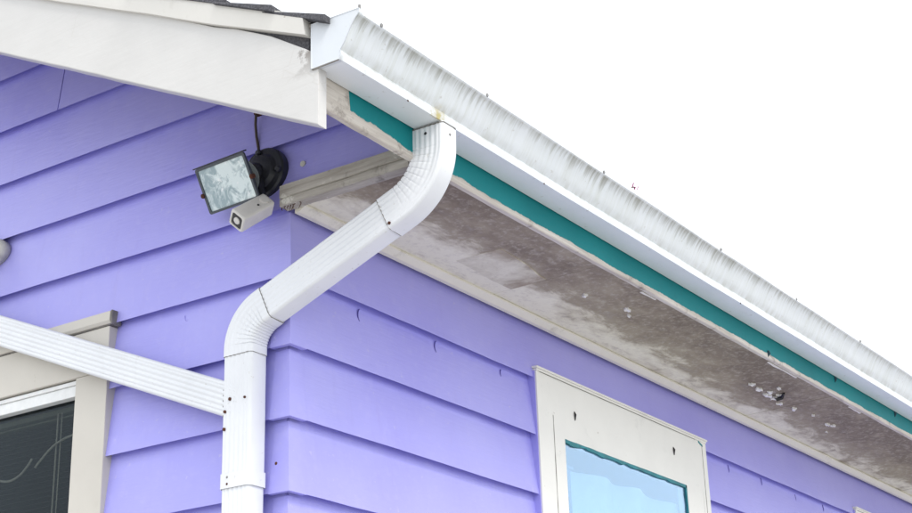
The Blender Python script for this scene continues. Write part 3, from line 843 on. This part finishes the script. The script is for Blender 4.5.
# second downspout slanting across the gable wall into the first
ds2 = empty('branch_downspout', gable(5.5, .27, 3.2)); tag(ds2, 'white ribbed downspout slanting across gable wall past the beige window', 'downspout')
def lp(y): return Vector((-.275, y, 1.285+.418*(y-.74)))
pipe('slanted_pipe', lp(.60), lp(11.2), UX, profile(.46, .30, ribs=5, amp=.020), ds2, 1.0, 24)
e3, a3, b3 = elbow('upper_elbow', lp(10.6), lp(11.75), lp(11.75)+Vector((0, 0, 1.6)), UX, PRE, ds2, .5, 1.03, .10, inner=-1)
pipe('upright_pipe', b3, (-.275, 11.75, 8.6), UX, PR, ds2, .98, 6)
mb = MB(); c = lp(.745); mb.tube([W(-.40, .80, c.z-.24), W(-.405, .80, c.z), W(-.40, .80, c.z+.24)], .0012, 5); mb.build('sealant_bead', 'moss', ds2) if 'moss' in M else mb.build('sealant_bead', 'sealant', ds2)
adopt(ds2)

# ------------------------------------------------------------------ floodlight with sensor
fl = empty('floodlight', W(-.03, .42, 4.64)); tag(fl, 'dark square floodlight on round black wall plate under the rake', 'floodlight')
# wall plate
mb = MB(); cyy, czz = .44, 4.63; k = 28
def pr(x, r): return [W(x, cyy+r*math.cos(i*2*math.pi/k), czz+r*math.sin(i*2*math.pi/k)) for i in range(k)]
mb.rings([pr(.02, .375), pr(-.085, .375), pr(-.115, .35), pr(-.13, .27), pr(-.19, .23), pr(-.22, .15)])
mb.build('wall_plate', 'black', fl, smooth=True).data.set_sharp_from_angle(angle=math.radians(35))
for dy, dz in ((-.31, -.05), (.05, .30)):
    mb = MB(); mb.rings([[W(x, cyy+dy+r*math.cos(i*.7854), czz+dz+r*math.sin(i*.7854)) for i in range(8)] for x, r in ((-.10, .05), (-.16, .05), (-.18, .03))]); mb.build('plate_screw', 'black', fl)
mb = MB(); mb.rings([[W(x, cyy-.02+r*math.cos(i*.7854), czz-.06+r*math.sin(i*.7854)) for i in range(8)] for x, r in ((-.20, .045), (-.245, .045), (-.255, .025))]); mb.build('plate_bolt', 'zinc', fl)
# lamp head: local axes
NL = Vector((-.857, .111, -.504)).normalized(); RL = Vector((-.106, -.994, -.040)); RL = (RL-NL*RL.dot(NL)).normalized(); UL = RL.cross(NL)*-1
if UL.z < 0: UL = -UL
CL = Vector((-.52, .731, 4.383))
def L(x, n_, z): return W(*(CL+RL*x+NL*n_+UL*z))
def rect(n_, wx, wz, r=.03, cxo=0, czo=0):
    p = []
    for sx, sz, a0 in ((1, 1, 0), (-1, 1, 90), (-1, -1, 180), (1, -1, 270)):
        for t in (0, 45, 90):
            an = math.radians(a0+t); p.append(L(cxo+sx*(wx-r)+r*math.cos(an), n_, czo+sz*(wz-r)+r*math.sin(an)))
    return p
HW, HH = .505, .335
mb = MB(); mb.rings([rect(-.30, .20, .15, .05), rect(-.26, .30, .22, .06), rect(-.05, HW-.035, HH-.03), rect(-.02, HW, HH), rect(.012, HW, HH), rect(.012, HW-.04, HH-.035, .02), rect(-.03, HW-.045, HH-.04, .02)], caps=False)
mb.f.append(tuple(range(12))); mb.build('housing', 'housing', fl)
mb = MB(); rs = []
for i in range(13):
    t = -1+2*i/12; rs.append([L(sx*(HW-.078), -.022-.20*(1-t*t), t*(HH-.068)) for sx in (-1, -.5, 0, .5, 1)])
mb.rings(rs, closed=False, caps=False); mb.build('reflector', 'reflector', fl, smooth=True)
mb = MB(); mb.tube([L(-.30, -.11, 0), L(.30, -.11, 0)], .006, 8); mb.build('halogen_tube', 'sensor', fl)
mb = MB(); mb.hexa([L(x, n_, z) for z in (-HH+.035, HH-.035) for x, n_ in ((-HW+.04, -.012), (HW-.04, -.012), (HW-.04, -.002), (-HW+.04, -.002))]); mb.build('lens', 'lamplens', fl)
for x, z in ((HW+.005, -.02), (-HW-.005, -.05)):
    mb = MB(); mb.rings([[L(x+r*math.cos(i*.7854), n_, z+r*math.sin(i*.7854)) for i in range(8)] for n_, r in ((-.03, .035), (.03, .035), (.04, .02))]); mb.build('clamp_screw', 'rust', fl)
mb = MB(); mb.box((-HW, 0, 0), (HW, 0, 0)) if False else None
mb = MB(); mb.hexa([L(x, n_, z) for z, e_ in ((HH+.004, 0), (HH+.022, 0)) for x, n_ in ((-HW-.025, .015), (HW+.005, .015), (HW+.005, -.06), (-HW-.025, -.06))]); mb.build('visor', 'black', fl)
# knuckle between plate and housing
mb = MB(); mb.tube([W(-.12, .44, 4.62), W(-.22, .46, 4.60), W(*(CL-NL*.22+RL*.12))], [.020, .022, .020], 10); mb.build('knuckle', 'black', fl, smooth=True)
mb = MB(); mb.rings([[L(.22+q, -.30+.09*math.cos(i*.5236), -.0+.09*math.sin(i*.5236)) for i in range(12)] for q in (0, .10)]); mb.build('swivel', 'housing', fl)
adopt(fl)

# motion sensor below it
sn = empty('motion_sensor', W(-.36, .40, 3.90)); tag(sn, 'small off-white box sensor with dark lens below the floodlight', 'sensor')
A = Vector((-.24, .215, 4.035)); B = Vector((-0.7, 0.373, 3.668)); ax = (B-A).normalized()
sv = Vector((-.35, -.25, -.9)); sv = (sv-ax*sv.dot(ax)).normalized(); sw = ax.cross(sv)
def SN(a_, b_, c_): return W(*(A+ax*a_+sv*b_+sw*c_))
LEN = (B-A).length
def srect(a_, h, w_, r=.035):
    p = []
    for sx, sz, a0 in ((1, 1, 0), (-1, 1, 90), (-1, -1, 180), (1, -1, 270)):
        for t in (0, 30, 60, 90):
            an = math.radians(a0+t); p.append(SN(a_, sx*(h-r)+r*math.cos(an), sz*(w_-r)+r*math.sin(an)))
    return p
mb = MB(); mb.rings([srect(0, .105, .115), srect(.02, .12, .128), srect(LEN-.02, .130, .135), srect(LEN, .120, .125), srect(LEN+.001, .095, .105), srect(LEN-.03, .09, .10)])
mb.build('body', 'sensor', sn)
mb = MB(); mb.rings([srect(LEN-.028, .088, .098), srect(LEN-.008, .088, .098)]); mb.build('lens_panel', 'darklens', sn)
mb = MB(); mb.rings([[SN(LEN+h, r*math.cos(i*.5236), r*math.sin(i*.5236)) for i in range(12)] for h, r in ((-.01, .055), (.004, .05), (.008, .025))]); mb.build('lens_dome', 'sensor', sn)
mb = MB(); mb.rings([[SN(.10+r*math.cos(i*.5236), -.00+r*math.sin(i*.5236), (.128+h)) for i in range(12)] for h, r in ((-.02, .075), (.014, .072), (.018, .05))]); mb.build('side_cap', 'sensor', sn)
mb = MB(); mb.rings([[SN(.25+r*math.cos(i*.7854), .03+r*math.sin(i*.7854), (.13+h)) for i in range(8)] for h, r in ((-.01, .018), (.010, .016))]); mb.build('set_screw', 'darklens', sn)
mb = MB(); mb.tube([SN(.05, -.02, -.02), W(-.26, .36, 4.30), W(-.18, .42, 4.50)], .012, 8); mb.build('arm', 'black', sn)
adopt(sn)
# feed wire from the overhang down to the plate
cw = empty('feed_wire', W(-.05, .55, 5.3)); tag(cw, 'thin brown wire running down to the floodlight from the rake', 'wire')
mb = MB(); mb.tube([W(-.06, .60, 5.72), W(-.10, .585, 5.60), W(-.07, .62, 5.45), W(-.06, .605, 5.25), W(-.05, .57, 5.05), W(-.08, .545, 4.90), W(-.13, .52, 4.78)], .0034, 7); mb.build('cable', 'cable', cw, smooth=True)
mb = MB(); mb.box((-.12, .54, 5.58), (-.02, .62, 5.66)); mb.build('staple', 'rust', cw, bevel=.002)
mb = MB(); mb.rings([[W(-.02-h, .60+r*math.cos(i*.6283), 5.72+r*math.sin(i*.6283)) for i in range(10)] for h, r in ((0, .06), (.05, .055), (.06, .03))]); mb.build('grommet', 'rust', cw)
adopt(cw)

# weathered fixture at the left edge
fx = empty('wall_fixture', gable(6.2, .05, 4.75)); tag(fx, 'weathered grey lamp base cut off by the left edge of the photo', 'lamp base')
mb = MB(); k = 24
def fr_(d, r, dz=0): return [gable(6.27+r*1.05*math.cos(i*2*math.pi/k), d, 4.82+dz+r*.62*math.sin(i*2*math.pi/k)) for i in range(k)]
mb.rings([fr_(-.02, .40), fr_(.10, .40), fr_(.17, .36), fr_(.22, .22), fr_(.24, .10)]); mb.build('base', 'fixture', fx, smooth=True)
mb = MB(); mb.tube([gable(6.2, .18, 4.82), gable(6.25, .45, 4.75), gable(6.35, .62, 4.55)], [.016, .015, .02], 10); mb.build('arm', 'fixture', fx, smooth=True)
mb = MB(); a0 = Vector((6.35, .62, 4.55)); mb.rings([[gable(6.42+r*math.cos(i*2*math.pi/k), .66+r*math.sin(i*2*math.pi/k)*.9, z) for i in range(k)] for z, r in ((4.60, .08), (4.5, .16), (4.25, .22), (4.22, .20), (4.45, .13))], caps=False); mb.build('shade', 'fixture', fx, smooth=True)
adopt(fx)

# blossom scrap caught on the gutter rim
bs = empty('fallen_blossom', W(4.70, -2.97, 5.10)); tag(bs, 'tiny pink blossom scrap caught on the gutter rim', 'blossom')
for i in range(4):
    a_ = i*1.7; c = Vector((4.62+.07*i, -2.97, 5.105+.03*(i % 2)))
    d1 = Vector((math.cos(a_)*.06, -.02, .03+.05*abs(math.sin(a_)))); d2 = Vector((.02, .03, -.01))
    mb = MB(); mb.hexa([W(*(c+q+e_)) for e_ in (Vector((0, 0, 0)), Vector((.004, .004, .008))) for q in (Vector((0, 0, 0)), d1*.5+d2, d1, d1*.5-d2)]); mb.build('petal', 'petal', bs)
mb = MB(); mb.tube([W(4.55, -2.97, 5.07), W(4.64, -2.985, 5.12), W(4.76, -2.98, 5.16)], .0018, 5); mb.build('stem', 'stem', bs)
adopt(bs)
